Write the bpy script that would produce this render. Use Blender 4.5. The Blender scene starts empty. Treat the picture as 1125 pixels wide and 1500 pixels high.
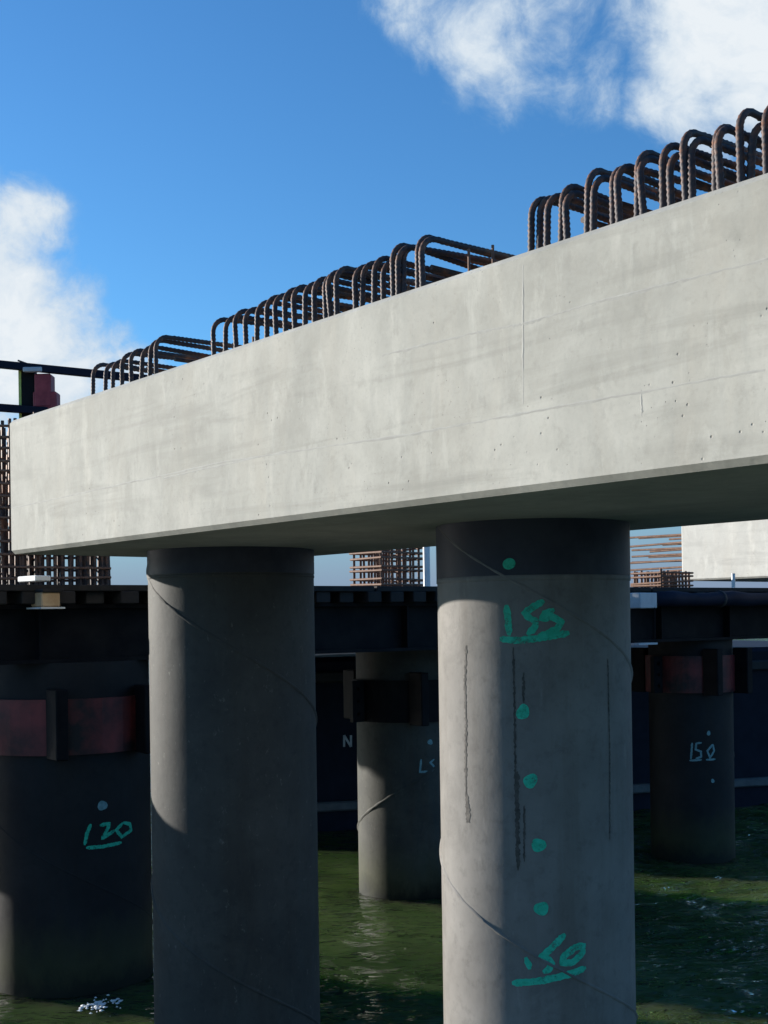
import bpy, math, random
import numpy as np
from mathutils import Vector, Matrix
random.seed(7); rng = np.random.default_rng(11)
S = bpy.context.scene; C = S.collection

# ------------------------------------------------------------------ camera, sky, sun, exposure
F = 1800.0; RHO = .0145; EYE = 2.69                       # focal length in px of a 1125x1500 frame, roll, eye height over the water
cr, sr = math.cos(RHO), math.sin(RHO)
cam = bpy.data.cameras.new('camera'); camo = bpy.data.objects.new('camera', cam); C.objects.link(camo)
cam.sensor_fit = 'VERTICAL'; cam.sensor_height = 36; cam.lens = F / 1500 * 36; cam.shift_y = 155 / 1500
cam.clip_start = .05; cam.clip_end = 9000
camo.matrix_world = Matrix(((cr, sr, 0, 0), (0, 0, -1, 0), (-sr, cr, 0, EYE), (0, 0, 0, 1)))
S.camera = camo
SUN_AZ, SUN_EL = math.radians(115.3), math.radians(11.8)     # azimuth: turned left from the direction towards the camera (-Y)
sh = Vector((-math.sin(SUN_AZ), -math.cos(SUN_AZ), 0))     # horizontal direction to the sun
sdir = Vector((sh.x * math.cos(SUN_EL), sh.y * math.cos(SUN_EL), math.sin(SUN_EL)))
sl = bpy.data.lights.new('sun', 'SUN'); sl.energy = 5.0; sl.angle = math.radians(.5); sl.color = (1, .95, .87)
slo = bpy.data.objects.new('sun', sl); C.objects.link(slo); slo.rotation_euler = (-sdir).to_track_quat('-Z', 'Y').to_euler()
S.view_settings.view_transform = 'Standard'; S.view_settings.look = 'None'
S.view_settings.exposure = .85; S.view_settings.gamma = 1; S.view_settings.use_curve_mapping = False
SKY_STRENGTH = .095

def pray(u, v):                                            # ray through a point of the photograph, y component 1
    x, y = (u - 562.5) / F, (905 - v) / F
    return Vector((x * cr + y * sr, 1, -x * sr + y * cr))
def at(u, v, z): return Vector((0, 0, EYE)) + pray(u, v) * z        # at distance z
def at_h(u, v, h):                                         # at height h over the eye
    r = pray(u, v); return Vector((0, 0, EYE)) + r * (h / r.z)

W = bpy.data.worlds.new('World'); S.world = W; W.use_nodes = True
nt = W.node_tree; N = nt.nodes; L = nt.links; N.clear()
def nn(t, **k):
    n = N.new(t)
    for a, b in k.items(): setattr(n, a, b)
    return n
wo = nn('ShaderNodeOutputWorld'); bg = nn('ShaderNodeBackground'); bg.inputs[1].default_value = SKY_STRENGTH
L.new(bg.outputs[0], wo.inputs[0])
sky = nn('ShaderNodeTexSky', sky_type='NISHITA', sun_disc=False)
sky.sun_elevation = SUN_EL; sky.sun_rotation = math.atan2(sh.x, sh.y); sky.air_density = 1.0; sky.dust_density = .3; sky.ozone_density = 2.0
hs_ = nn('ShaderNodeHueSaturation'); hs_.inputs['Saturation'].default_value = 1.12; hs_.inputs['Value'].default_value = 1.0
L.new(sky.outputs[0], hs_.inputs['Color'])
tint = nn('ShaderNodeMix', data_type='RGBA', blend_type='MULTIPLY'); tint.inputs[0].default_value = 1; L.new(hs_.outputs[0], tint.inputs[6]); tint.inputs[7].default_value = (.53, .91, 1.25, 1)
tc = nn('ShaderNodeTexCoord')
def vm(op, a, b=None):
    n = nn('ShaderNodeVectorMath', operation=op); L.new(a, n.inputs[0])
    if b is not None:
        if isinstance(b, (tuple, Vector)): n.inputs[1].default_value = b
        else: L.new(b, n.inputs[1])
    return n
def mt(op, a, b=None, c=None, clamp=False):
    n = nn('ShaderNodeMath', operation=op, use_clamp=clamp)
    for i, x in enumerate((a, b, c)):
        if x is None: continue
        if isinstance(x, (int, float)): n.inputs[i].default_value = x
        else: L.new(x, n.inputs[i])
    return n.outputs[0]
dirv = vm('NORMALIZE', tc.outputs['Generated']).outputs[0]
sx = nn('ShaderNodeSeparateXYZ'); L.new(dirv, sx.inputs[0])                      # pale sea haze low over the horizon, the same all round
hr = nn('ShaderNodeMapRange', interpolation_type='SMOOTHSTEP'); L.new(sx.outputs['Z'], hr.inputs[0]); hr.inputs[1].default_value = .16; hr.inputs[2].default_value = 0; hr.inputs[4].default_value = .92
hz = nn('ShaderNodeMix', data_type='RGBA'); L.new(hr.outputs[0], hz.inputs[0]); L.new(tint.outputs[2], hz.inputs[6]); hz.inputs[7].default_value = (.122 / SKY_STRENGTH, .158 / SKY_STRENGTH, .262 / SKY_STRENGTH, 1)
wn = nn('ShaderNodeTexNoise'); wn.inputs['Scale'].default_value = 5; wn.inputs['Detail'].default_value = 3; L.new(dirv, wn.inputs['Vector'])
wv = vm('MULTIPLY_ADD', wn.outputs['Color'], (.12, .12, .12)); wv.inputs[2].default_value = (-.06, -.06, -.06)
dw = vm('ADD', dirv, wv.outputs[0]).outputs[0]
cn = nn('ShaderNodeTexNoise'); cn.inputs['Scale'].default_value = 11; cn.inputs['Detail'].default_value = 12; cn.inputs['Roughness'].default_value = .64
L.new(dw, cn.inputs['Vector'])
# cumulus banks: direction, radius (radians), weight
blobs = [(690, 5, .07, .5), (800, 60, .085, .62), (880, 130, .06, .55), (980, 20, .05, .45), (1090, 60, .10, .7), (1160, 170, .09, .6), (1000, -140, .12, .6), (860, 195, .04, .4),
         (30, 345, .055, .6), (85, 415, .045, .5), (0, 450, .09, .7), (60, 520, .09, .75), (185, 492, .04, .5), (-120, 420, .11, .7), (-30, 590, .10, .6), (190, 560, .05, .5), (125, 455, .05, .6), (740, 40, .06, .55), (930, 60, .05, .5), (1010, 175, .05, .5), (960, 130, .03, .25), (1060, 200, .07, .5), (650, -10, .06, .6), (590, -15, .05, .5), (850, 60, .06, .6), (160, 500, .05, .5)]
bd = [(pray(u, v).normalized(), r, w) for u, v, r, w in blobs]
for k in range(14):                                        # the same kind of scattered banks all round the sky
    a = random.uniform(0, 6.283); e = random.uniform(.08, .9)
    d = Vector((math.cos(a) * math.cos(e), math.sin(a) * math.cos(e), math.sin(e)))
    if d.dot(Vector((0, .93, .35))) > .86: continue
    bd.append((d, random.uniform(.08, .2), random.uniform(.5, .7)))
acc = None
for d, r, w in bd:
    dd = vm('DISTANCE', dw, d).outputs['Value']
    m = nn('ShaderNodeMapRange', interpolation_type='SMOOTHSTEP'); L.new(dd, m.inputs[0])
    m.inputs[1].default_value = r * 1.35; m.inputs[2].default_value = r * .2; m.inputs[3].default_value = 0; m.inputs[4].default_value = w
    acc = m.outputs[0] if acc is None else mt('MAXIMUM', acc, m.outputs[0])
dens = mt('ADD', acc, cn.outputs['Fac'])
cov = nn('ShaderNodeMapRange', interpolation_type='SMOOTHSTEP'); L.new(dens, cov.inputs[0])
cov.inputs[1].default_value = .80; cov.inputs[2].default_value = 1.15
tone = nn('ShaderNodeMapRange'); L.new(dens, tone.inputs[0]); tone.inputs[1].default_value = .86; tone.inputs[2].default_value = 1.22
ccol = nn('ShaderNodeMix', data_type='RGBA'); L.new(tone.outputs[0], ccol.inputs[0])
K = 1 / SKY_STRENGTH
ccol.inputs[6].default_value = (.19 * K, .29 * K, .40 * K, 1); ccol.inputs[7].default_value = (.46 * K, .49 * K, .515 * K, 1)
mx = nn('ShaderNodeMix', data_type='RGBA'); L.new(cov.outputs[0], mx.inputs[0]); L.new(hz.outputs[2], mx.inputs[6]); L.new(ccol.outputs[2], mx.inputs[7])
L.new(mx.outputs[2], bg.inputs[0])

# ------------------------------------------------------------------ helpers
class G:                                                   # node graph shorthand for one material
    def __init__(s, name, rough=.7, metal=0, spec=.5):
        s.m = bpy.data.materials.new(name); s.m.use_nodes = True; s.t = s.m.node_tree; s.b = s.t.nodes['Principled BSDF']
        s.b.inputs['Roughness'].default_value = rough; s.b.inputs['Metallic'].default_value = metal; s.b.inputs['Specular IOR Level'].default_value = spec
        s.co = s.t.nodes.new('ShaderNodeTexCoord').outputs['Object']
    def n(s, t, **k):
        x = s.t.nodes.new(t)
        for a, b in k.items(): setattr(x, a, b)
        return x
    def lk(s, a, b): s.t.links.new(a, b)
    def noise(s, scale, detail=5, rough=.55, stretch=None, dist=0):
        v = s.co
        if stretch:
            mp = s.n('ShaderNodeMapping'); mp.inputs['Scale'].default_value = stretch; s.lk(v, mp.inputs[0]); v = mp.outputs[0]
        x = s.n('ShaderNodeTexNoise'); s.lk(v, x.inputs['Vector']); x.inputs['Scale'].default_value = scale
        x.inputs['Detail'].default_value = detail; x.inputs['Roughness'].default_value = rough; x.inputs['Distortion'].default_value = dist
        return x.outputs['Fac']
    def ramp(s, f, a, b, lo=0., hi=1.):
        x = s.n('ShaderNodeMapRange'); s.lk(f, x.inputs[0])
        for i, q in enumerate((a, b, lo, hi)): x.inputs[i + 1].default_value = q
        return x.outputs[0]
    def mix(s, f, a, b):
        x = s.n('ShaderNodeMix', data_type='RGBA')
        if isinstance(f, float): x.inputs[0].default_value = f
        else: s.lk(f, x.inputs[0])
        for i, q in ((6, a), (7, b)):
            if isinstance(q, tuple): x.inputs[i].default_value = (*q, 1)
            else: s.lk(q, x.inputs[i])
        return x.outputs[2]
    def color(s, c):
        if isinstance(c, tuple): s.b.inputs['Base Color'].default_value = (*c, 1)
        else: s.lk(c, s.b.inputs['Base Color'])
        return s
    def bump(s, f, strength, dist):
        x = s.n('ShaderNodeBump'); x.inputs['Strength'].default_value = strength; x.inputs['Distance'].default_value = dist; s.lk(f, x.inputs['Height'])
        if s.b.inputs['Normal'].links: s.lk(s.b.inputs['Normal'].links[0].from_socket, x.inputs['Normal'])
        s.lk(x.outputs[0], s.b.inputs['Normal']); return s
    def spots(s, scale, size, randomness=1, stretch=None):   # 1 inside small round spots
        v = s.co
        if stretch:
            mp = s.n('ShaderNodeMapping'); mp.inputs['Scale'].default_value = stretch; s.lk(v, mp.inputs[0]); v = mp.outputs[0]
        x = s.n('ShaderNodeTexVoronoi'); s.lk(v, x.inputs['Vector']); x.inputs['Scale'].default_value = scale; x.inputs['Randomness'].default_value = randomness
        return s.ramp(x.outputs['Distance'], size, size * .5)

def concrete(name, a, b, warm=(.46, .44, .38)):
    g = G(name, .85, 0, .3); dk = tuple(x * .80 for x in a); lt = tuple(min(1, x * 1.2) for x in b)
    col = g.mix(g.ramp(g.noise(2.1, 9, .66, None, .3), .36, .64), a, b)
    col = g.mix(g.ramp(g.noise(3.4, 7, .7, (1, 1, .16)), .50, .68, 0, .55), col, warm)           # run-down streaks
    col = g.mix(g.ramp(g.noise(7, 8, .7, (1, 1, .3), .5), .54, .70, 0, .55), col, lt)            # lime bloom
    col = g.mix(g.ramp(g.noise(2.3, 6, .62, (.3, 1, 3.2), .5), .52, .70, 0, .62), col, dk)        # lift bands
    col = g.mix(g.ramp(g.noise(11, 8, .72), .54, .70, 0, .5), col, dk)
    col = g.mix(g.ramp(g.noise(60, 4, .7), .5, .75, 0, .25), col, dk)
    pit = g.spots(17, .085); pm = g.n('ShaderNodeMath', operation='MULTIPLY'); g.lk(pit, pm.inputs[0]); g.lk(g.ramp(g.noise(2.6, 3), .5, .58), pm.inputs[1])
    fine = g.spots(42, .10); fm = g.n('ShaderNodeMath', operation='MULTIPLY'); g.lk(fine, fm.inputs[0]); g.lk(g.ramp(g.noise(4.1, 3), .52, .6), fm.inputs[1])
    pa = g.n('ShaderNodeMath', operation='MAXIMUM'); g.lk(pm.outputs[0], pa.inputs[0]); g.lk(fm.outputs[0], pa.inputs[1])
    col = g.mix(g.ramp(pa.outputs[0], 0, 1, 0, .75), col, tuple(x * .42 for x in a))
    g.color(col); g.bump(g.noise(1.6, 5, .5, (1, 1, .5)), .45, .03); g.bump(g.noise(26, 6, .62), .22, .004)
    inv = g.n('ShaderNodeMath', operation='SUBTRACT'); inv.inputs[0].default_value = 1; g.lk(pa.outputs[0], inv.inputs[1]); g.bump(inv.outputs[0], .5, .006)
    return g.m
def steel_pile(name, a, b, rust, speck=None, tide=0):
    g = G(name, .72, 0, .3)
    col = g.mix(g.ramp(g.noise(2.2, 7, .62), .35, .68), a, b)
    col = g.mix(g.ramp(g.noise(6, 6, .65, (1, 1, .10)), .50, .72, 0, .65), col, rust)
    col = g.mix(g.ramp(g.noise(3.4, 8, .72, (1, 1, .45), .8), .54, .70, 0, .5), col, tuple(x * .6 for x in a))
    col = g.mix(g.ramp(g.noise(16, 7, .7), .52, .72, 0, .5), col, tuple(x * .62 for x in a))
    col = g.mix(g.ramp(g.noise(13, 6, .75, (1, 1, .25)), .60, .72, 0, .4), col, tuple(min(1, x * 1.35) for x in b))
    if speck: col = g.mix(g.ramp(g.noise(26, 5, .75, (1, 1, .6)), .62, .72, 0, .6), col, speck)
    if tide:                                               # algae and wet growth above the water line, ragged
        z = g.n('ShaderNodeSeparateXYZ'); g.lk(g.co, z.inputs[0])
        q = g.n('ShaderNodeMath', operation='MULTIPLY_ADD'); g.lk(g.noise(7, 7, .7, (1, 1, .5)), q.inputs[0]); q.inputs[1].default_value = .45; g.lk(z.outputs['Z'], q.inputs[2])
        col = g.mix(g.ramp(q.outputs[0], tide + .65, tide + .2, 0, .6), col, (.055, .060, .018))
        col = g.mix(g.ramp(q.outputs[0], tide + .30, tide + .12, 0, .95), col, (.008, .010, .006))
    g.color(col); g.bump(g.noise(5, 6, .55), .3, .012); g.bump(g.noise(70, 5, .6), .25, .002)
    return g.m
def simple(name, a, b, rough=.6, scale=7, metal=0, bump=.15, spec=.5):
    g = G(name, rough, metal, spec); g.color(g.mix(g.ramp(g.noise(scale, 6, .62), .36, .66), a, b)); g.bump(g.noise(scale * 6, 5), bump, .003); return g.m
def spray(name, a, b):                                     # thin uneven paint: the steel shows through where the can missed
    g = G(name, .65, 0, .3); g.color(g.mix(g.ramp(g.noise(30, 6, .6), .36, .66), a, b))
    g.lk(g.ramp(g.noise(22, 8, .78), .34, .50, .25, .96), g.b.inputs['Alpha']); return g.m
def rebar_mat(name):
    g = G(name, .6, .2, .3); col = g.mix(g.ramp(g.noise(11, 6, .62), .36, .66), (.034, .034, .042), (.085, .062, .052))
    col = g.mix(g.ramp(g.noise(4.5, 6, .7), .47, .61, 0, .9), col, (.30, .125, .055)); g.color(col); g.bump(g.noise(80, 5), .2, .003); return g.m
M = dict(
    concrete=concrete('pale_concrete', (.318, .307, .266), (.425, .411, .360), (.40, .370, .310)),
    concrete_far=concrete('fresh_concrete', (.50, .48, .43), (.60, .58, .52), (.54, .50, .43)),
    seam=simple('form_seam_concrete', (.30, .29, .26), (.37, .36, .32), .85, 12),
    pile_a=steel_pile('pale_grey_steel', (.145, .134, .121), (.212, .198, .180), (.12, .104, .086)),
    pile_b=steel_pile('weathered_grey_steel', (.040, .038, .034), (.066, .063, .054), (.045, .036, .027), (.19, .185, .15)),
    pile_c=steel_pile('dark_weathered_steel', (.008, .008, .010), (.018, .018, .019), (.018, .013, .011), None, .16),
    rebar=rebar_mat('rebar_steel'),
    rebar_rust=simple('rusty_rebar', (.13, .06, .035), (.24, .13, .08), .75, 16, 0, .3),
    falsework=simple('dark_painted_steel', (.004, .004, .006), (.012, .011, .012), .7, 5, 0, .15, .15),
    timber=simple('sawn_timber', (.42, .26, .13), (.58, .40, .23), .8, 9),
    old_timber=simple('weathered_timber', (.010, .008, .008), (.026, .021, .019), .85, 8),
    plank=simple('white_painted_board', (.70, .68, .66), (.80, .79, .76), .6, 9),
    red=simple('red_painted_steel', (.015, .008, .008), (.21, .032, .03), .6, 3),
    jack=simple('worn_red_paint', (.22, .02, .03), (.38, .05, .055), .55, 9),
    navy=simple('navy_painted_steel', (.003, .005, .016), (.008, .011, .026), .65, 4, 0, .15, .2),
    yellow=simple('yellow_green_paint', (.45, .50, .10), (.55, .60, .16), .6, 8),
    grey=simple('light_grey_steel', (.40, .41, .43), (.52, .53, .54), .5, 6),
    strake=simple('worn_steel_edge', (.08, .085, .09), (.13, .135, .14), .6, 6),
    black=simple('black_rubber', (.01, .01, .012), (.02, .02, .022), .7, 8),
    growth=simple('marine_growth', (.006, .009, .006), (.018, .022, .012), .9, 18, 0, .8, .3),
    paint=spray('teal_spray_paint', (.02, .42, .25), (.04, .56, .36)),
    paint_pale=simple('pale_teal_paint', (.10, .22, .23), (.20, .34, .35), .6, 40),
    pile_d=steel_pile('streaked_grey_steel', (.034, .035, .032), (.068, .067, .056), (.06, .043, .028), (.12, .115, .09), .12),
    pile_top=simple('dark_pile_top', (.020, .022, .032), (.040, .042, .054), .6, 5, 0, .2, .3),
    stain=simple('dark_drip_stain', (.03, .026, .022), (.09, .08, .068), .75, 30),
)
def obj(name, verts, faces, mat, parent=None, smooth=False, loc=None):
    me = bpy.data.meshes.new(name); me.from_pydata([tuple(v) for v in verts], [], faces); me.update()
    if mat: me.materials.append(mat)
    if smooth:
        for p in me.polygons: p.use_smooth = True
    o = bpy.data.objects.new(name, me); C.objects.link(o)
    if parent: o.parent = parent
    if loc is not None: o.location = loc
    return o
def link(name, me, parent, loc=(0, 0, 0), rot=(0, 0, 0), scale=None):
    o = bpy.data.objects.new(name, me); C.objects.link(o); o.parent = parent; o.location = loc; o.rotation_euler = rot
    if scale: o.scale = scale
    return o
def tag(o, label, cat, group=None):
    o['label'] = label; o['category'] = cat
    if group: o['group'] = group
    return o
def thing(name, label, cat, loc=(0, 0, 0), rz=0, group=None):
    o = bpy.data.objects.new(name, None); C.objects.link(o); o.empty_display_size = .2; o.location = loc; o.rotation_euler = (0, 0, rz)
    return tag(o, label, cat, group)
def box(c, s, bev=0):                                      # chamfered box: centre, full sizes
    x, y, z = (q / 2 for q in s)
    if not bev:
        v = [(c[0] + a * x, c[1] + b * y, c[2] + d * z) for a in (-1, 1) for b in (-1, 1) for d in (-1, 1)]
        return v, [(0, 1, 3, 2), (4, 6, 7, 5), (0, 4, 5, 1), (2, 3, 7, 6), (0, 2, 6, 4), (1, 5, 7, 3)]
    import bmesh
    bm = bmesh.new(); bmesh.ops.create_cube(bm, size=1)
    for q in bm.verts: q.co = Vector((q.co.x * s[0], q.co.y * s[1], q.co.z * s[2]))
    bmesh.ops.bevel(bm, geom=bm.edges[:], offset=bev, segments=1, affect='EDGES')
    bm.verts.index_update()
    v = [(q.co.x + c[0], q.co.y + c[1], q.co.z + c[2]) for q in bm.verts]; f = [tuple(q.index for q in p.verts) for p in bm.faces]; bm.free(); return v, f
def join(*parts):
    V, Fc = [], []
    for v, f in parts:
        o = len(V); V += list(v); Fc += [tuple(i + o for i in q) for q in f]
    return V, Fc
def tube(path, r, seg=8, cap=True):                        # r: number or list
    P = [Vector(p) for p in path]; V, Fc = [], []
    t0 = (P[1] - P[0]).normalized(); ref = Vector((0, 0, 1)) if abs(t0.z) < .9 else Vector((1, 0, 0))
    nrm = (ref - t0 * ref.dot(t0)).normalized()
    for i, p in enumerate(P):
        t = (P[min(i + 1, len(P) - 1)] - P[max(i - 1, 0)]).normalized()
        nrm = (nrm - t * nrm.dot(t)).normalized(); bn = t.cross(nrm)
        rr = r[i] if hasattr(r, '__len__') else r
        V += [p + (nrm * math.cos(6.28319 * k / seg) + bn * math.sin(6.28319 * k / seg)) * rr for k in range(seg)]
    for i in range(len(P) - 1):
        for k in range(seg):
            a, b = i * seg + k, i * seg + (k + 1) % seg; Fc.append((a, b, b + seg, a + seg))
    if cap: Fc.append(tuple(range(seg - 1, -1, -1))); Fc.append(tuple((len(P) - 1) * seg + k for k in range(seg)))
    return V, Fc

# ------------------------------------------------------------------ setting: water
def water():
    def axis(a, b, step, far):
        mid = np.arange(a, b + 1e-6, step); out = [step]
        while sum(out) < far: out.append(out[-1] * 1.35)
        o = np.cumsum(out); return np.concatenate((a - o[::-1], mid, b + o))
    xs, ys = axis(-5, 7.6, .03, 5000), axis(6.2, 17.6, .03, 5000)
    X, Y = np.meshgrid(xs, ys); Z = np.zeros_like(X)
    Xw = X + .12 * np.sin(.9 * X + 1.3 * Y) + .08 * np.sin(2.1 * Y - .7 * X + 1); Yw = Y + .12 * np.sin(1.1 * X - .8 * Y + 2) + .07 * np.sin(2.6 * X + 1.7 * Y)
    for lam, amp, n, sharp in ((1.7, .020, 6, 0), (.85, .017, 9, .5), (.42, .0125, 14, 1), (.24, .0065, 16, 1), (.14, .0026, 14, 0)):
        for k in range(n):
            a = rng.normal(.75, .8); l = lam * rng.uniform(.75, 1.3); ph = rng.uniform(0, 6.28); kx, ky = math.cos(a) * 6.283 / l, math.sin(a) * 6.283 / l
            p = kx * Xw + ky * Yw + ph; w = np.sin(p)
            Z += amp * 1.4 / math.sqrt(n) * ((1 - sharp) * w + sharp * (2 * np.exp(1.1 * (w - 1)) - .9))
    calm = np.clip((X - .6) / 2.2, 0, 1); gust = .55 + .75 * calm * calm * (3 - 2 * calm) + .35 * calm * (.5 + .5 * np.sin(.55 * X + .35 * Y + .8 * np.sin(.4 * Y) - 1.2))
    fall = np.clip(1 - np.maximum(np.abs(X - 1.3) - 6.3, 0) / 3, 0, 1) * np.clip(1 - np.maximum(np.abs(Y - 11.9) - 5.7, 0) / 3, 0, 1)
    Z *= fall * gust * .28
    if 0: 
        gy, gx = np.gradient(Z, ys, xs); q = (X > 1.5) & (X < 4) & (Y > 8) & (Y < 13); print('SLOPE', gx[q].std(), gy[q].std()); q = (X > -.8) & (X < .3) & (Y > 8) & (Y < 12); print('SLOPE', gx[q].std(), gy[q].std())
    V = np.stack((X, Y, Z), -1).reshape(-1, 3); nx, ny = len(xs), len(ys)
    i = (np.arange(ny - 1)[:, None] * nx + np.arange(nx - 1)[None, :]).ravel()
    Fa = np.stack((i, i + 1, i + nx + 1, i + nx), -1)
    me = bpy.data.meshes.new('water'); me.vertices.add(len(V)); me.vertices.foreach_set('co', V.ravel())
    me.loops.add(Fa.size); me.loops.foreach_set('vertex_index', Fa.ravel()); me.polygons.add(len(Fa))
    me.polygons.foreach_set('loop_start', np.arange(len(Fa)) * 4); me.polygons.foreach_set('use_smooth', np.ones(len(Fa), bool)); me.update(); me.validate()
    # cloudy water: light comes back from under the surface whatever the tilt of a ripple, the ripples themselves only mirror
    g = G('turbid_green_water'); t = g.t; t.nodes.remove(g.b)
    up = g.n('ShaderNodeCombineXYZ'); up.inputs[2].default_value = 1
    sss = g.n('ShaderNodeSubsurfaceScattering', falloff='RANDOM_WALK'); sss.inputs['Scale'].default_value = 1.6; sss.inputs['Radius'].default_value = (.55, 1.0, .35)
    g.lk(g.mix(g.ramp(g.noise(.6, 4), .35, .65), (.022, .042, .013), (.050, .077, .025)), sss.inputs['Color']); g.lk(up.outputs[0], sss.inputs['Normal'])
    rough = g.ramp(g.noise(.45, 3, .5), .35, .65, .35, 1.0)
    sx_ = g.n('ShaderNodeSeparateXYZ'); g.lk(g.co, sx_.inputs[0]); chop = g.n('ShaderNodeMath', operation='MULTIPLY')      # choppier out in the open, away from the lee of the piles
    g.lk(rough, chop.inputs[0]); g.lk(g.ramp(sx_.outputs['X'], .8, 2.4, 1.0, 3.0), chop.inputs[1]); rough = chop.outputs[0]
    last = None
    for sc, st, di, mp in ((1.1, (1, 1.6, 1), .22, (0, 0, .5)), (2.7, (1, 2.0, 1), .13, (0, 0, .3)), (6.5, (1, 1.9, 1), .036, (0, 0, .6))):
        q = g.n('ShaderNodeMapping'); q.inputs['Scale'].default_value = st; q.inputs['Rotation'].default_value = mp; g.lk(g.co, q.inputs[0])
        nz = g.n('ShaderNodeTexNoise'); g.lk(q.outputs[0], nz.inputs['Vector']); nz.inputs['Scale'].default_value = sc; nz.inputs['Detail'].default_value = 2; nz.inputs['Distortion'].default_value = .6
        b = g.n('ShaderNodeBump'); b.inputs['Strength'].default_value = 1; b.inputs['Distance'].default_value = di
        h = g.n('ShaderNodeMath', operation='MULTIPLY'); g.lk(nz.outputs['Fac'], h.inputs[0]); g.lk(rough, h.inputs[1]); g.lk(h.outputs[0], b.inputs['Height'])
        if last: g.lk(last, b.inputs['Normal'])
        last = b.outputs[0]
    gl = g.n('ShaderNodeBsdfGlossy'); gl.inputs['Roughness'].default_value = .03; g.lk(last, gl.inputs['Normal'])
    fr = g.n('ShaderNodeFresnel'); fr.inputs['IOR'].default_value = 1.33; g.lk(last, fr.inputs['Normal'])
    ms = g.n('ShaderNodeMixShader'); g.lk(fr.outputs[0], ms.inputs[0]); g.lk(sss.outputs[0], ms.inputs[1]); g.lk(gl.outputs[0], ms.inputs[2])
    g.lk(ms.outputs[0], t.nodes['Material Output'].inputs['Surface'])
    me.materials.append(g.m); o = bpy.data.objects.new('water', me); C.objects.link(o); o['kind'] = 'structure'; return o
water()

# ------------------------------------------------------------------ front pier cap
HS = .431; CAPH = .836; CAPW = 1.93
A = at_h(15, 812, HS); B = at_h(1125, 677, HS)
D = (A - B); D.z = 0; D.normalize()                        # along the cap, away from the camera
NRM = Vector((D.y, -D.x, 0)); NRM = NRM if NRM.y < 0 else -NRM       # out of the visible face
RZ = math.atan2(D.y, D.x)
# local frame of a cap: x along D, y out of the back (-NRM), z up, origin at the bottom of its far front corner
NLOC = Vector((0, 1, 0))
def cap_profile(len_, w, h, ch=.022):
    # chamfered section swept along x from -len_ to 0; face subdivided so it can be slightly uneven
    sec = [(0, ch), (0, h - ch), (ch, h), (w - ch, h), (w, h - ch), (w, ch), (w - ch, 0), (ch, 0)]
    V = []; n = 8; xs = [-len_, -.0 - ch * 0, 0]
    st = [(-len_, 0), (-ch, 0), (0, ch)]
    for x, ins in st:
        for y, z in sec:
            V.append((x, min(max(y, ins), w - ins), min(max(z, ins), h - ins)))
    Fc = []
    for i in range(len(st) - 1):
        for k in range(n): Fc.append((i * n + k, i * n + (k + 1) % n, (i + 1) * n + (k + 1) % n, (i + 1) * n + k))
    Fc.append(tuple(range(n - 1, -1, -1))); Fc.append(tuple(2 * n + k for k in range(n)))
    return V, Fc
side = 1 if (Matrix.Rotation(RZ, 3, 'Z') @ Vector((0, 1, 0))).dot(NRM) < 0 else -1     # +y local must run away from the face
def flip(v, f): return ([(x, y * side, z) for x, y, z in v], [tuple(reversed(q)) if side < 0 else q for q in f])
cap = thing('pier_cap', 'long pale concrete pier cap across the picture with rows of bent rebar along its top', 'pier cap', A, RZ)
CL = 9.0
obj('body', *flip(*cap_profile(CL, CAPW, CAPH)), M['concrete'], cap)
def face_uz(u, v):                                         # point of the front face under a pixel -> local (x, z)
    r = pray(u, v); t = (A - Vector((0, 0, EYE))).dot(NRM) / r.dot(NRM); p = Vector((0, 0, EYE)) + r * t - A
    return p.dot(D), p.z
def seam(pts, h=.003, w=.006, jitter=.0015):               # a thin lip of mortar left by the form joints
    V, Fc = [], []; n = max(2, int(len(pts)))
    P = []
    for (a, b) in zip(pts[:-1], pts[1:]):
        m = 26
        for k in range(m): P.append((a[0] + (b[0] - a[0]) * k / m, a[1] + (b[1] - a[1]) * k / m))
    P.append(pts[-1])
    vert = abs(P[-1][0] - P[0][0]) < abs(P[-1][1] - P[0][1]); ph = random.uniform(0, 6)
    for i, (x, z) in enumerate(P):
        fade = max(.38, min(1, .55 + .6 * math.sin(i * .21 + ph) + .3 * math.sin(i * .53 + 2 * ph)))
        ww = w * random.uniform(.7, 1.3); hh = h * fade * random.uniform(.6, 1.1); x += random.uniform(-jitter, jitter); z += random.uniform(-jitter, jitter)
        if vert: V += [(x - ww, .0006, z), (x, -hh, z), (x + ww, .0006, z)]
        else: V += [(x, .0006, z - ww * 1.6), (x, -hh, z), (x, .0006, z + ww * .6)]
    for i in range(len(P) - 1):
        for k in range(2): Fc.append((i * 3 + k, i * 3 + k + 1, i * 3 + k + 4, i * 3 + k + 3))
    return flip(V, Fc)
for pts in ([(18, 744), (330, 676), (600, 636), (760, 606), (1120, 541)], [(700, 486), (766, 474), (880, 440), (1124, 379)], [(766, 388), (766, 592)], [(240, 700), (420, 660)], [(560, 520), (700, 486)], [(939, 570), (940, 610)]):
    obj('form_seam', *seam([face_uz(u, v) for u, v in pts], h=.0013 if len(pts) > 2 else .0012, w=.0075), M['seam'], cap)

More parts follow.
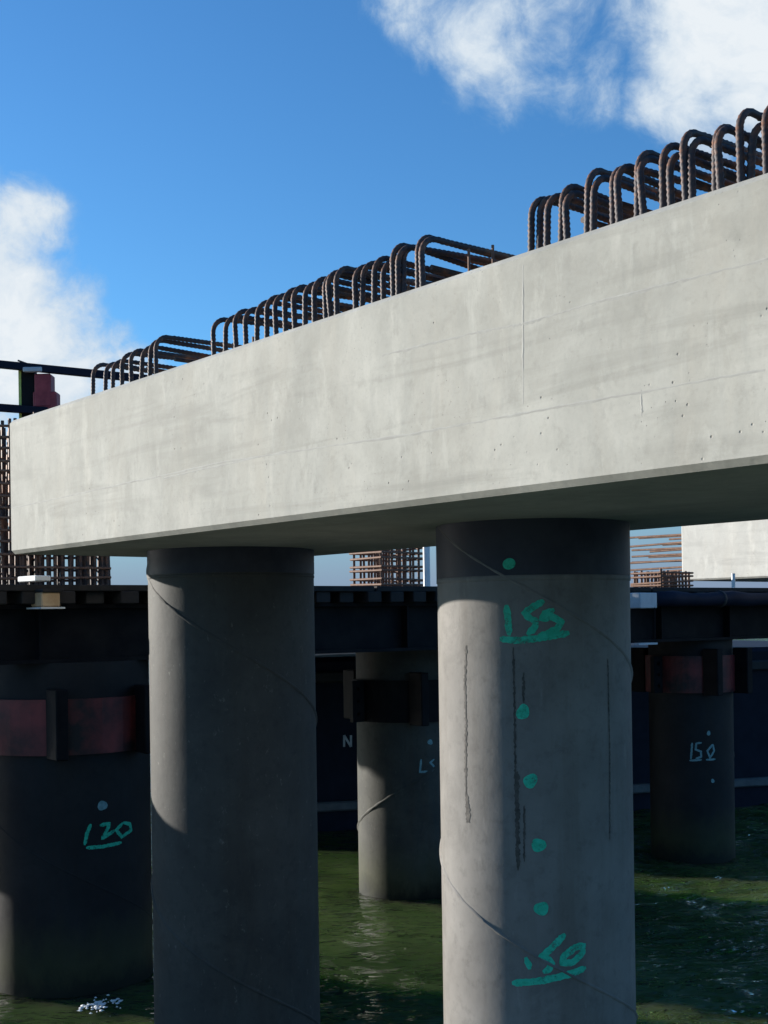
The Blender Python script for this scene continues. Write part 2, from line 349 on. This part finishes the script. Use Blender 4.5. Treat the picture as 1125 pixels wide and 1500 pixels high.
# rebar loops: bent hairpins that run from the front of the cap to its back
def loop_mesh(name, length, height, r, ribs=True, bend=.075):
    path, rad = [], []
    def add(p, rr): path.append(p); rad.append(rr)
    z = -.03; st = .0095; k = 0
    while z < height - bend: add((0, 0, z), r * (1.2 if ribs and k % 2 else .96)); z += st; k += 1
    for i in range(0, 13):
        a = i / 12 * math.pi / 2; add((0, bend - bend * math.cos(a), height - bend + bend * math.sin(a)), r * (1.1 if ribs and i % 2 else .98))
    y = bend + .03; k = 0
    while y < min(.6, length - bend): add((0, y, height), r * (1.2 if ribs and k % 2 else .96)); y += .0125; k += 1
    while y < length - bend: add((0, y, height), r); y += .12
    for i in range(0, 7):
        a = i / 6 * math.pi / 2; add((0, length - bend + bend * math.sin(a), height - bend + bend * math.cos(a)), r)
    add((0, length, -.03), r)
    v, f = tube(path, rad, 8)
    v = [(x, y * side, z) for x, y, z in v]; f = [tuple(reversed(q)) for q in f] if side < 0 else f
    me = bpy.data.meshes.new(name); me.from_pydata(v, [], f); me.update()
    for p in me.polygons: p.use_smooth = True
    me.materials.append(M['rebar']); return me
LOOPS = [loop_mesh('rebar_loop', 1.62, h, .0118) for h in (.235, .25, .265)]
bv, bf = tube([(0, .30 * side, 0), (0, (CAPW - .16) * side, 0)], .0115, 8); BAR = bpy.data.meshes.new('cross_bar'); BAR.from_pydata([tuple(q) for q in bv], [], bf); BAR.materials.append(M['rebar'])
for p_ in BAR.polygons: p_.use_smooth = len(p_.vertices) == 4
def top_x(u):                                              # local x on the top front edge under pixel column u
    lo, hi = -CL, .3
    for _ in range(50):
        m = (lo + hi) / 2; p = A + D * m + Vector((0, 0, CAPH)); q = p - Vector((0, 0, EYE))
        X, Y, Z = q; uu = 562.5 + F * (X * cr - Z * sr) / Y
        if uu > u: lo = m
        else: hi = m
    return lo
def loops(us, dh):
    nb = 0
    for u, k, dz in us:
        y0 = .13 + random.uniform(-.012, .012)
        # the leg stands y0 behind the face: shift along the cap so it shows at column u
        lo, hi = -CL, .6
        for _ in range(50):
            m = (lo + hi) / 2; q = A + D * m - NRM * y0 + Vector((0, 0, CAPH - EYE)); uu = 562.5 + F * (q.x * cr - q.z * sr) / q.y
            if uu > u: lo = m
            else: hi = m
        nb += 1
        if nb % 3 == 0: link('cross_bar', BAR, cap, (lo + .03, random.uniform(.02, .08) * side, CAPH + (.185, .125, .16)[nb % 3] + random.uniform(-.01, .01)), (random.uniform(-.012, .012), 0, random.uniform(-.02, .02)))
        link('rebar_loop', LOOPS[k], cap, (lo, y0 * side, CAPH + dh + dz), (random.gauss(0, .035), random.gauss(0, .04), random.gauss(0, .03)))
loops([(778, 0, 0), (790, 1, -.005), (801, 0, -.012), (822, 1, 0), (832, 0, -.02), (860, 2, 0), (869, 0, 0), (899, 1, 0), (908, 0, 0), (934, 2, 0), (944, 0, .005), (972, 1, .01), (984, 0, -.02),
       (1006, 2, .005), (1015, 0, .01), (1048, 2, 0), (1057, 1, -.01), (1086, 2, .01), (1098, 0, -.01), (1124, 2, 0), (1136, 1, 0), (1165, 1, 0), (1205, 2, 0)], 0)
loops([(314, 0, -.005), (330, 1, -.02), (347, 0, 0), (361, 1, -.015), (376, 0, .01), (391, 1, 0), (405, 0, .015), (419, 2, -.02), (433, 1, 0), (447, 0, .012), (461, 1, 0), (478, 2, -.015), (486, 1, 0), (494, 2, 0),
       (522, 0, 0), (530, 1, 0), (548, 1, 0), (562, 0, -.01), (577, 2, 0), (584, 1, 0), (591, 2, 0), (613, 2, .005), (620, 1, 0)], -.012)
loops([(136, 1, 0), (154, 0, .01), (165, 1, -.015), (179, 1, 0), (193, 2, -.01), (206, 1, 0), (219, 2, 0), (229, 2, .012)], -.03)
for u, y0, h in ((630, .3, .2), (655, .34, .2), (240, .35, .2), (258, .4, .18), (275, .45, .2), (540, .3, .14), (700, .55, .22)):     # thin upright ties between the loops
    x = top_x(u) ; v, f = tube([(x + .1, y0 * side, CAPH - .02), (x + .1, y0 * side, CAPH + h)], .006, 6); obj('tie_bar', v, f, M['rebar_rust'], cap)

# ------------------------------------------------------------------ piles
def pile_mesh(r, z0, z1, mat, seg=420):
    V, Fc = [], []; zs = [z0, z1]
    for z in zs: V += [(r * math.cos(6.283185 * k / seg), r * math.sin(6.283185 * k / seg), z) for k in range(seg)]
    for k in range(seg): Fc.append((k, (k + 1) % seg, seg + (k + 1) % seg, seg + k))
    V += [V[seg + k] for k in range(seg)]; Fc.append(tuple(2 * seg + k for k in range(seg)))     # its own rim, so the shaft stays smooth up to a crisp edge
    return V, Fc
def helix(r, pitch, z_at, ang_at, z0, z1, w=.009, hand=1, lift=.004):
    # weld bead of a spiral pipe: height z_at at angle ang_at, falling as the angle grows when hand is 1
    V, Fc = [], []; n = int(abs((z1 - z0) / pitch) * 90)
    for i in range(n + 1):
        z = z0 + (z1 - z0) * i / n; a = ang_at + hand * (z_at - z) / pitch * 6.283185
        ca, sa = math.cos(a), math.sin(a); ww = w * (1 + .25 * math.sin(i * 1.7))
        V += [((r - .001) * ca, (r - .001) * sa, z - ww), ((r + lift) * ca, (r + lift) * sa, z), ((r - .001) * ca, (r - .001) * sa, z + ww)]
    for i in range(n):
        for k in range(2): Fc.append((i * 3 + k, i * 3 + k + 1, i * 3 + k + 4, i * 3 + k + 3))
    return V, Fc
def ring(r, z, h, out, mat, parent, name, seg=96, wob=0):
    V, Fc = [], []
    for k in range(seg):
        a = 6.283185 * k / seg; ca, sa = math.cos(a), math.sin(a); w = wob * (math.sin(3 * a + 1) + .6 * math.sin(7 * a) + .5 * math.sin(17 * a + 2))
        for rr, zz in ((r - .002, z - h / 2), (r + out, z - h * .35), (r + out, z + h * .35 + w), (r - .002, z + h / 2 + w)): V.append((rr * ca, rr * sa, zz))
    for k in range(seg):
        b, c = k * 4, ((k + 1) % seg) * 4
        for j in range(3): Fc.append((b + j, c + j, c + j + 1, b + j + 1))
    return obj(name, V, Fc, mat, parent, True)
def hit(u, v, cx, cy, r):                                   # where a pixel ray meets a pile
    d = pray(u, v); a = d.x * d.x + d.y * d.y; b = -2 * (d.x * cx + d.y * cy); c = cx * cx + cy * cy - r * r
    q = b * b - 4 * a * c
    t = (-b - math.sqrt(max(q, 0))) / (2 * a); p = d * t; return math.atan2(p.y - cy, p.x - cx), p.z + EYE
def stroke(px, w, cx, cy, r, mat, parent, name, rag=.16, lift=.0022):
    # a painted line that follows the curved steel: pixels fix only where on the pile it runs
    q = [hit(u, v, cx, cy, r) for u, v in px]; pts = [(a * r, z) for a, z in q]; P = []
    for (a, b) in zip(pts[:-1], pts[1:]):
        m = max(2, int(math.hypot(b[0] - a[0], b[1] - a[1]) / .008))
        P += [(a[0] + (b[0] - a[0]) * k / m, a[1] + (b[1] - a[1]) * k / m) for k in range(m)]
    P.append(pts[-1]); V, Fc = [], []
    n = len(P)
    for i, (s, z) in enumerate(P):
        a, b = P[max(i - 2, 0)], P[min(i + 2, n - 1)]; tx, tz = b[0] - a[0], b[1] - a[1]; l = math.hypot(tx, tz) or 1; nx, nz = -tz / l, tx / l
        e = min(1, .45 + .55 * min(i, n - 1 - i) / 2.5)
        for sg in (-.5, 0, .5):
            ww = w * e * (1 + random.uniform(-rag, rag)); ss, zz = s + nx * ww * sg, z + nz * ww * sg; an = ss / r
            V.append(((r + lift) * math.cos(an), (r + lift) * math.sin(an), zz))
    for i in range(n - 1):
        for k in range(2): Fc.append((i * 3 + k, i * 3 + k + 1, i * 3 + k + 4, i * 3 + k + 3))
    return (V, Fc)
def mark(strokes, w, cx, cy, r, mat, parent, name='painted_number', wz=None):
    v, f = join(*[stroke(s, w, cx, cy, r, mat, parent, name) for s in strokes]); o = obj(name, v, f, mat, parent); return o
def dot(u, v, rad, cx, cy, r, mat, parent):
    a, z = hit(u, v, cx, cy, r); V = [((r + .0022) * math.cos(a), (r + .0022) * math.sin(a), z)]; n = 32; p0, p1 = random.uniform(0, 6), random.uniform(0, 6)
    for k in range(n):
        t = 6.2832 * k / n; q = rad * (1 + .10 * math.sin(2 * t + p0) + .07 * math.sin(3 * t + p1) + random.uniform(-.03, .03)); an = a + q * math.cos(t) / r; V.append(((r + .0022) * math.cos(an), (r + .0022) * math.sin(an), z + q * 1.1 * math.sin(t)))
    obj('painted_dot', V, [(0, k + 1, (k + 1) % n + 1) for k in range(n)], mat, parent)
def pile(name, label, u, z, r, top, mat, group, seed=0):
    p = pray(u, 905) * z; t = thing(name, label, 'pile', (p.x, p.y, 0), 0, group)
    b = obj('shaft', *pile_mesh(r, -3, top, mat), mat, t, True)
    b.data.polygons[-1].use_smooth = False; b.cycles.shadow_terminator_geometry_offset = 0; b.cycles.shadow_terminator_offset = 0
    return t, p.x, p.y
SOF = EYE + HS
# right front pile
R1 = .457
p1, x1, y1 = pile('steel_pile', 'pale grey steel pile marked 155 and 150 under the near end of the cap', 781, 5.893, R1, SOF + .01, M['pile_a'], 'steel piles under the front cap')
a, z = hit(770, 1392, x1, y1, R1); obj('weld_seam', *helix(R1, 1.62, z, a, -2, SOF - .0, .010, 1, .009), M['pile_a'], p1, True)
ring(R1, at(782, 846, 5.47).z, .028, .004, M['pile_a'], p1, 'splice_weld')
ring(R1, at(782, 800, 5.47).z, .022, .003, M['pile_a'], p1, 'splice_weld')
T = M['paint']
mark([[(742, 886), (744, 905), (746, 931)], [(797, 880), (783, 888), (768, 898), (775, 905), (785, 910), (783, 920), (772, 930)], [(812, 893), (798, 899), (794, 906), (810, 904), (822, 911), (817, 920), (800, 929), (788, 931)],
      [(732, 936), (760, 938), (790, 935), (834, 927)]], .031, x1, y1, R1, T, p1)
mark([[(770, 1402), (774, 1412), (776, 1420)], [(828, 1368), (812, 1384), (800, 1396), (792, 1402), (802, 1404), (809, 1411), (803, 1420), (795, 1424)],
      [(858, 1384), (842, 1388), (826, 1400), (824, 1411), (838, 1410), (850, 1400), (856, 1387)], [(750, 1440), (790, 1437), (830, 1428), (858, 1417)]], .031, x1, y1, R1, T, p1)
for u, v in ((766, 1043), (777, 1144), (789, 1238), (793, 1331)): dot(u, v, .030, x1, y1, R1, T, p1)
st = M['stain']
for px, w in (([(683, 945), (681, 1000), (683, 1060), (682, 1130), (684, 1205)], .012), ([(684, 1165), (687, 1205)], .02), ([(752, 948), (754, 1040), (755, 1150), (758, 1270)], .009), ([(758, 1130), (759, 1275)], .016), ([(890, 965), (893, 1100), (893, 1230)], .006), ([(768, 1180), (768, 1262)], .008), ([(767, 985), (767, 1030)], .010)):
    obj('drip_stain', *stroke(px, w, x1, y1, R1, st, p1, 'drip_stain', .7, .0015), st, p1)
def sleeve(r, z0, z1, parent):                             # thin darker skin over the top length above the splice weld
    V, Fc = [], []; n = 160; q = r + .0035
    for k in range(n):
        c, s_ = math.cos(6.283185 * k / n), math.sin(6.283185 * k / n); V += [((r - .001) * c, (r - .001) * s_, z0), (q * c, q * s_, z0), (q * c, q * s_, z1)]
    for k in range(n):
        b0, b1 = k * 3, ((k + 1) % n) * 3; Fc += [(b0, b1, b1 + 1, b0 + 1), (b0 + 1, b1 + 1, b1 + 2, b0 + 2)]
    o = obj('dark_top', V, Fc, M['pile_top'], parent); 
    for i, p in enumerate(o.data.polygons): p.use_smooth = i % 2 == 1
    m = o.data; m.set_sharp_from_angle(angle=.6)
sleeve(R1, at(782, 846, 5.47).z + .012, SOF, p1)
a, z = hit(746, 826, x1, y1, R1); V = [((R1 + .0055) * math.cos(a), (R1 + .0055) * math.sin(a), z)]
for k in range(24):
    t = 6.2832 * k / 24; q = .027 * (1 + .08 * math.sin(2 * t + 1)); an = a + q * math.cos(t) / R1; V.append(((R1 + .0055) * math.cos(an), (R1 + .0055) * math.sin(an), z + q * math.sin(t)))
obj('painted_dot', V, [(0, k + 1, (k + 1) % 24 + 1) for k in range(24)], T, p1)
# left front pile
R2 = .515
p2, x2, y2 = pile('steel_pile', 'weathered darker grey steel pile without numbers under the far end of the cap', 340, 7.70, R2, SOF + .01, M['pile_b'], 'steel piles under the front cap')
a, z = hit(300, 925, x2, y2, R2); obj('weld_seam', *helix(R2, 1.95, z, a, -2, SOF, .013, 1, .010), M['pile_b'], p2, True)
ring(R2, at(340, 842, 7.2).z, .02, .003, M['pile_b'], p2, 'splice_weld')
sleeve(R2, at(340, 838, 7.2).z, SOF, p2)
# back row
RA, RB, RC = .615, .5, .457
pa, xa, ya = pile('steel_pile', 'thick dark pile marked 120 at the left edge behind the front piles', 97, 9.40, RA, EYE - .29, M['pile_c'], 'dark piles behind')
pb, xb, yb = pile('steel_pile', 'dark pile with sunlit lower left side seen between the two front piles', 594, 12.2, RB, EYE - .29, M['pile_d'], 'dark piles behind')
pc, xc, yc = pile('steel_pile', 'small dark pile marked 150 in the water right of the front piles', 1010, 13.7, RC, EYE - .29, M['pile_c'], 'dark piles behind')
TP = M['paint_pale']
mark([[(133, 1207), (127, 1222), (124, 1238)], [(146, 1209), (160, 1206), (158, 1213), (150, 1228), (168, 1216)], [(180, 1205), (170, 1216), (178, 1226), (192, 1216), (190, 1207), (180, 1205)], [(126, 1242), (150, 1240), (178, 1234)]], .026, xa, ya, RA, T, pa)
dot(150, 1180, .035, xa, ya, RA, TP, pa)
mark([[(1014, 1088), (1012, 1112)], [(1028, 1088), (1020, 1089), (1019, 1098), (1027, 1101), (1027, 1109), (1019, 1111)], [(1044, 1090), (1036, 1100), (1040, 1110), (1046, 1100), (1044, 1090)], [(1010, 1114), (1028, 1113)], [(1034, 1113), (1048, 1112)]], .022, xc, yc, RC, TP, pc)
dot(1038, 1074, .022, xc, yc, RC, TP, pc); dot(1044, 1144, .02, xc, yc, RC, TP, pc)
mark([[(617, 1112), (615, 1131), (627, 1130)], [(636, 1112), (630, 1117), (637, 1124), (630, 1131)]], .02, xb, yb, RB, TP, pb); dot(630, 1087, .025, xb, yb, RB, TP, pb)
for (t, r, z0, pit) in ((pa, RA, 1.2, 2.2), (pb, RB, .9, -1.9), (pc, RC, .6, -1.7)):
    obj('weld_seam', *helix(r, abs(pit), z0, -2.2, -1, EYE - .9, .02 if t is pb else .012, 1 if pit > 0 else -1, .012 if t is pb else .005), M['pile_d'] if t is pb else M['pile_c'], t, True)

# ------------------------------------------------------------------ falsework behind: girders on red collars, joists on top
PA, PC = Vector((xa, ya, 0)), Vector((xc, yc, 0)); Q = (PC - PA).normalized(); QN = Vector((-Q.y, Q.x, 0)); RQ = math.atan2(Q.y, Q.x)
def row(s, o, h): return PA + Q * s + QN * o + Vector((0, 0, EYE + h))       # along the row, behind it, over the eye
for (t_, x, y, r, lab, lowh) in ((pa, xa, ya, RA, 'red collar clamped on the thick dark pile at the left edge', -.95), (pb, xb, yb, RB, 'dark collar clamped high on the pile between the front piles', -1.0), (pc, xc, yc, RC, 'red collar clamped on the small pile marked 150', -.86)):
    c = thing('pile_collar', lab, 'pile collar', (x, y, EYE + lowh), RQ, 'collars on the back piles'); h = .40
    V, Fc = [], []; n = 48
    for k in range(n):
        an = 6.2832 * k / n
        for rr, zz in ((r + .003, 0), (r + .035, 0), (r + .035, h), (r + .003, h)): V.append((rr * math.cos(an), rr * math.sin(an), zz))
    for k in range(n):
        b0, b1 = k * 4, ((k + 1) % n) * 4
        for j in range(4): Fc.append((b0 + j, b1 + j, b1 + (j + 1) % 4, b0 + (j + 1) % 4))
    obj('band', V, Fc, M['falsework' if t_ is pb else 'red'], c)
    for sx in (-1, 1):
        obj('flange', *box((sx * (r + .10), 0, h / 2), (.14, .05, h)), M['falsework'], c)
        for sy in (-1, 1): obj('bracket', *box((sx * r * .55, sy * (r * .84 + .13), h * .5 + .03), (.09, .2, h + .1), .008), M['falsework'], c)
        for zz in (.08, .2, .32): obj('bolt', *tube([(sx * (r + .10), -.06, zz), (sx * (r + .10), .06, zz)], .018, 6), M['falsework'], c)
def ibeam(L_, h, w, tw=.02, tf=.028):
    return join(box((0, 0, h - tf / 2), (L_, w, tf)), box((0, 0, tf / 2), (L_, w, tf)), box((0, 0, h / 2), (L_, tw, h - 2 * tf)))
GL = 10.3
for o_, lab in ((-.42, 'long dark steel girder along the front of the back piles'), (1.45, 'long dark steel girder just behind the back piles'), (4.3, 'long dark steel girder at the rear edge of the timber deck')):
    p = row(GL / 2 - 1.0, o_, -.29); g = thing('falsework_girder', lab, 'girder', p, RQ, 'girders on the back piles')
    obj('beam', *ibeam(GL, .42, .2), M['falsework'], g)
    for k in range(9): obj('stiffener', *box((-GL / 2 + .6 + k * 1.1, 0, .21), (.018, .19, .362)), M['falsework'], g)
dk = thing('timber_deck', 'dark timber work deck on the girders behind the piles', 'work deck', row(0, 0, .132), RQ)
jm = None
for k in range(42):
    s = -1.0 + k * .245
    if jm is None:
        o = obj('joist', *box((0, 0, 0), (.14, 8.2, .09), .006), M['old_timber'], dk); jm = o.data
    else: o = link('joist', jm, dk)
    o.location = (s, 3.45 + random.uniform(-.06, .06), .045)
pm = None
for k in range(36):
    o_ = -.55 + k * .225
    for h_ in range(3):
        if pm is None:
            o = obj('plank', *box((0, 0, 0), (3.41, .215, .045), .004), M['old_timber'], dk); pm = o.data
        else: o = link('plank', pm, dk)
        o.location = (0.74 + h_ * 3.43 + random.uniform(-.008, .008), o_, .1135)
DECK = .272                                                # deck surface over the eye

wd = thing('timber_deck', 'dark timber side platform added beyond the frame edge to shade the thick left pile', 'work deck', (xa - .62, ya - .05, EYE - .20), math.radians(180 - 26))  # unseen platform on its own pile, added to shade the thick left pile
for k in range(24): link('joist', jm, wd, (.25 + k * .245, -.5, .045), (0, 0, 0), (1, .29, 1))
for k in range(9): link('plank', pm, wd, (3.05, -1.4 + k * .225, .1135), (0, 0, 0), (1.7, 1, 1))
for yy in (.35, -1.35): obj('side_girder', *[[(x + 3.0, y + yy, z - .44) for x, y, z in v] if i == 0 else v for i, v in enumerate(ibeam(5.8, .42, .2))], M['falsework'], wd)
wp = Matrix.Rotation(math.radians(154), 3, 'Z') @ Vector((5.2, -.5, 0))
pile('steel_pile', 'dark pile added beyond the left edge to carry the shading side platform', 0, 1, RC, EYE - .622, M['pile_c'], 'dark piles behind')[0].location = (xa - .62 + wp.x, ya - .05 + wp.y, 0)

# ------------------------------------------------------------------ rebar cages on the deck
vb_cache = {}
def cage(label, loc, rz, w, d, h, nx, nz, r=.012, layers=2, vmat='rebar', name='rebar_cage'):
    t = thing(name, label, 'rebar cage', loc, rz, 'rebar cages standing on the deck')
    key = ('v', h, r)
    v, f = tube([(0, 0, 0), (0, 0, h)], r, 6); vm_ = bpy.data.meshes.new('vertical_bar'); vm_.from_pydata([tuple(q) for q in v], [], f); vm_.materials.append(M[vmat])
    for k in range(nx):
        for q in range(layers): link('vertical_bar', vm_, t, (-w / 2 + w * k / (nx - 1) + random.uniform(-.02, .02), d * q / (layers - 1), random.uniform(-.03, 0)), (random.uniform(-.02, .02), random.gauss(0, .014), 0), (1, 1, random.uniform(.95, 1.06)))
    rr = r * .8; x = w / 2 + r; y0, y1_ = -r * 2, d + r * 2
    v, f = tube([(-x, y0, 0), (x, y0, 0), (x, y1_, 0), (-x, y1_, 0), (-x, y0, 0)], rr, 6); hm = bpy.data.meshes.new('tie_hoop'); hm.from_pydata([tuple(q) for q in v], [], f); hm.materials.append(M['rebar_rust'])
    for k in range(nz): link('tie_hoop', hm, t, (0, 0, .05 + (h - .1) * k / (nz - 1) + random.uniform(-.016, .016)), (random.uniform(-.02, .02), random.gauss(0, .012), random.gauss(0, .01)))
    return t
def on_deck(u, z):
    p = pray(u, 905) * z; return (p.x, p.y, EYE + DECK + .016)
cage('tall dense rebar cage at the left edge beyond the end of the cap', on_deck(62, 9.55), .25, 1.02, .6, 1.30, 19, 14, .013, 4)
cage('rebar cage standing between the two front piles under the cap', on_deck(592, 12.6), RQ, .56, .5, .62, 8, 9, .014, 3, 'rebar_rust')
cage('rusty rebar cage under the end of the distant cap', on_deck(990, 14.2), RQ, .52, .4, .22, 9, 4, .014, 3, 'rebar_rust')

# ------------------------------------------------------------------ distant cap on the right
A2 = at_h(998, 851, HS)
cap2 = thing('pier_cap', 'short stretch of bright distant pier cap at the right edge with bars sticking out', 'pier cap', A2, RZ)
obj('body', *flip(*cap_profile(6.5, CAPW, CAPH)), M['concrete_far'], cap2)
for k, (yy, zz) in enumerate([(.12, .62), (.12, .52), (.12, .44), (.12, .36), (.12, .28), (.12, .19), (.35, .62), (.35, .44), (.35, .28), (.6, .53), (.6, .36), (.9, .19), (.9, .62), (1.3, .44), (1.7, .28)]):
    l = random.uniform(.75, 1.15); v, f = tube([(-.05, yy * side, zz), (l, yy * side, zz + random.uniform(-.02, .02))], .014, 6); obj('starter_bar', v, f, M['rebar_rust'], cap2)

# ------------------------------------------------------------------ things on and round the deck
g = thing('guide_frame', 'dark blue steel guide frame of two rails and a post above the left rebar cage', 'guide frame', (at(48, 905, 10.4).x, at(48, 905, 10.4).y, EYE + DECK + .02), 0)
def loc(u, v, z=10.4): return at(u, v, z) - g.location
zt, zl = loc(48, 540).z, loc(48, 604).z
for zz, (e0, e1) in ((zt, (-1.6, 1.9)), (zl, (-1.6, .18))):
    o = obj('rail', *box((0, 0, 0), (e1 - e0, .06, .062), .004), M['navy'], g); o.location = ((e0 + e1) / 2, -.08, zz - (.13 if zz == zt else .10) * ((e0 + e1) / 2 )); o.rotation_euler = (0, math.radians(6.5 if zz == zt else 5), 0)
obj('post', *box((0, 0, (zt + .02) / 2), (.11, .09, zt + .02), .006), M['falsework'], g)
obj('post', *box((-1.4, 0, (zt + .1) / 2), (.11, .09, zt + .1), .006), M['falsework'], g)
obj('edge_strip', *box((-.068, -.01, (zt - .22)), (.022, .07, .42)), M['yellow'], g)
obj('bracket', *box((.135, -.02, zt - .20), (.14, .14, .28), .01), M['jack'], g); obj('bracket', *box((.15, -.02, zt - .32), (.20, .13, .22), .01), M['jack'], g)
obj('clamp', *box((.06, -.10, zt - .03), (.16, .05, .04), .006), M['grey'], g); obj('wire_tie', *tube([(-.08, -.05, zt + .06), (.0, -.05, zt + .03), (.14, -.05, zt + .0)], .008, 5), M['rebar'], g)

def lump(name, label, cat, c, s, rz, mat, bev=.006): return tag(obj(name, *box((0, 0, 0), s, bev), mat, None, False, c), label, cat)
def placed(o, rz): o.rotation_euler = (0, 0, rz); return o
placed(lump('board', 'white painted board lying on the deck by the left rebar cage', 'board', at(50, 848, 8.72), (.26, .12, .04), .1, M['plank']), -.8)
blk = thing('timber_bearer', 'short sunlit timber bearer on a plate at the deck edge on the left', 'timber', at(67, 890, 8.62), -.85)
obj('block', *box((0, 0, .055), (.17, .14, .10), .008), M['timber'], blk); obj('plate', *box((0, 0, -.004), (.23, .18, .012)), M['plank'], blk); obj('packer', *box((0, .01, .118), (.20, .16, .022), .003), M['old_timber'], blk)
hg = thing('deck_hanger', 'thin steel hanger plate holding the timber bearer below the deck edge', 'hanger', at(67, 871, 8.74), .08)
obj('plate', *box((0, 0, 0), (.24, .05, .012)), M['grey'], hg)
for sx in (-.1, .1): obj('rod', *tube([(sx, 0, -.09), (sx, 0, .09)], .007, 6), M['rebar'], hg)
placed(lump('ledge_block', 'light grey block at the deck edge right of the numbered front pile', 'block', at(930, 880, 11.6), (.30, .3, .145), 0, M['grey']), -.75)
tb = thing('rolled_tarp', 'long dark navy rolled tarpaulin lying along the deck edge on the right', 'tarpaulin', at(958, 878, 12.3), RQ)
obj('roll', *tube([(k * .3, .015 * math.sin(k * 1.3), .008 * math.sin(k * 2.1)) for k in range(11)], [.075 + .008 * math.sin(k * 1.9) for k in range(11)], 12), M['navy'], tb, True)
for k in (1.0, 2.3): obj('strap', *tube([(k, 0, 0), (k + .04, 0, 0)], .09, 12), M['black'], tb, True)
tag(obj('white_post', *tube([(0, 0, 0), (0, 0, .44)], .035, 8), M['plank'], None, False, on_deck(626, 12.2)), 'thick white post standing at the right side of the middle rebar cage', 'post')
tag(obj('white_post', *tube([(0, 0, 0), (0, 0, .16)], .022, 8), M['plank'], None, False, on_deck(1075, 14.0)), 'slim white post standing on the deck below the distant cap', 'post')
lr = thing('hanging_bracket', 'thin pale bracket hanging below the deck beside the numbered front pile', 'bracket', at(946, 943, 11.5), RQ)
obj('shelf', *box((0, 0, 0), (.26, .06, .018)), M['grey'], lr); obj('hanger_rod', *tube([(.13, 0, 0), (.13, 0, .34)], .006, 6), M['falsework'], lr)

# ------------------------------------------------------------------ moored barge closing the view, plank wall added to the left for its shadow
H0 = at_h(470, 1218, -EYE); H1 = at_h(1100, 1178, -EYE); HD = (H1 - H0); HD.z = 0; HD.normalize()
bg_ = thing('barge', 'dark blue barge moored behind all the piles', 'barge', (H0.x, H0.y, 0), math.atan2(HD.y, HD.x))
s0, s1 = -1.6, 8.6
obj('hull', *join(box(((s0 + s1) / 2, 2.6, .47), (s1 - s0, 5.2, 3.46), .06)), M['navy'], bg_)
obj('rubbing_strake', *box(((s0 + s1) / 2, -.06, .32), (s1 - s0 - .2, .12, .12), .02), M['strake'], bg_); obj('rubbing_strake', *box(((s0 + s1) / 2, -.05, 1.95), (s1 - s0 - .2, .10, .14), .02), M['black'], bg_)
for k in range(6): obj('hull_rib', *box((s0 + .9 + k * 1.6, -.02, 1.13), (.09, .04, 1.36)), M['navy'], bg_)
def hull_pt(u, v):
    r = pray(u, v); n = Vector((-HD.y, HD.x, 0)); t = (Vector((H0.x, H0.y, 0)).dot(n)) / r.dot(n); p = r * t - Vector((H0.x, H0.y, 0)); return p.dot(HD), p.z + EYE
for nm, strokes in (('lettering', [[(504, 1094), (504, 1077)], [(504, 1077), (514, 1094)], [(514, 1094), (514, 1077)]]),):
    V = []; Fc = []
    for s in strokes:
        (ax, az), (bx, bz) = hull_pt(*s[0]), hull_pt(*s[1]); l = math.hypot(bx - ax, bz - az); nx, nz = -(bz - az) / l * .014, (bx - ax) / l * .014; o = len(V)
        V += [(ax + nx, -.004, az + nz), (ax - nx, -.004, az - nz), (bx - nx, -.004, bz - nz), (bx + nx, -.004, bz + nz)]; Fc.append((o, o + 1, o + 2, o + 3))
    obj(nm, V, Fc, M['grey'], bg_)
fw = thing('added_shadow_wall', 'timber wall of upright planks added left of the piles to cast a shadow', 'added wall', (-3.15, 8.54, 0), math.pi - .09)  # out of view, added to throw the curved shadow on the left front pile
fm = None
for k in range(14):
    if fm is None: o = obj('plank', *box((0, 0, 0), (.24, .10, 4.1), .01), M['old_timber'], fw); fm = o.data
    else: o = link('plank', fm, fw)
    o.location = (.12 + k * .25, 0, .045 + random.uniform(-.01, .01))
obj('waler', *box((1.75, -.10, 1.7), (3.5, .1, .2), .01), M['old_timber'], fw); obj('waler', *box((1.75, -.10, .5), (3.5, .1, .2), .01), M['old_timber'], fw)

# small white flakes on the water by the thick pile
V, Fc = [], []
for k in range(60):
    u, v = random.gauss(142, 18), random.gauss(1479, 4.5); v -= (u - 142) * .22; c = at_h(u, v, -EYE); n = 9; o = len(V); a = random.uniform(.004, .022); b = a * random.uniform(.8, 1.6)
    for i in range(n):
        t = 6.2832 * i / n; q = random.uniform(.7, 1.15); V.append((c.x + a * q * math.cos(t), c.y + b * q * math.sin(t), .028))
    V.append((c.x, c.y, .036)); Fc += [(o + i, o + (i + 1) % n, o + n) for i in range(n)]
fo = obj('white_flakes', V, Fc, simple('flake_white', (.7, .72, .70), (.8, .8, .78), .8, 30)); fo['kind'] = 'stuff'

# unseen low float, added between the numbered pile and back row to shade the water
fl = thing('added_shade_float', 'low dark float added behind the numbered front pile to shade the water', 'added float', (1.45, 10.65, 0), math.atan2(.904, .427))
obj('hull', *box((0, 0, .12), (3.3, .48, .62), .05), M['black'], fl)
dm = None
for k in range(19):
    if dm is None: o = obj('plank', *box((0, 0, 0), (.165, .52, .04), .005), M['old_timber'], fl); dm = o.data
    else: o = link('plank', dm, fl)
    o.location = (-1.575 + k * .175, random.uniform(-.01, .01), .452)
for sx in (-1.4, 0, 1.4): obj('cleat', *tube([(sx - .09, .2, .53), (sx + .09, .2, .53)], .018, 6), M['falsework'], fl); obj('cleat_post', *tube([(sx, .2, .46), (sx, .2, .53)], .016, 6), M['falsework'], fl)
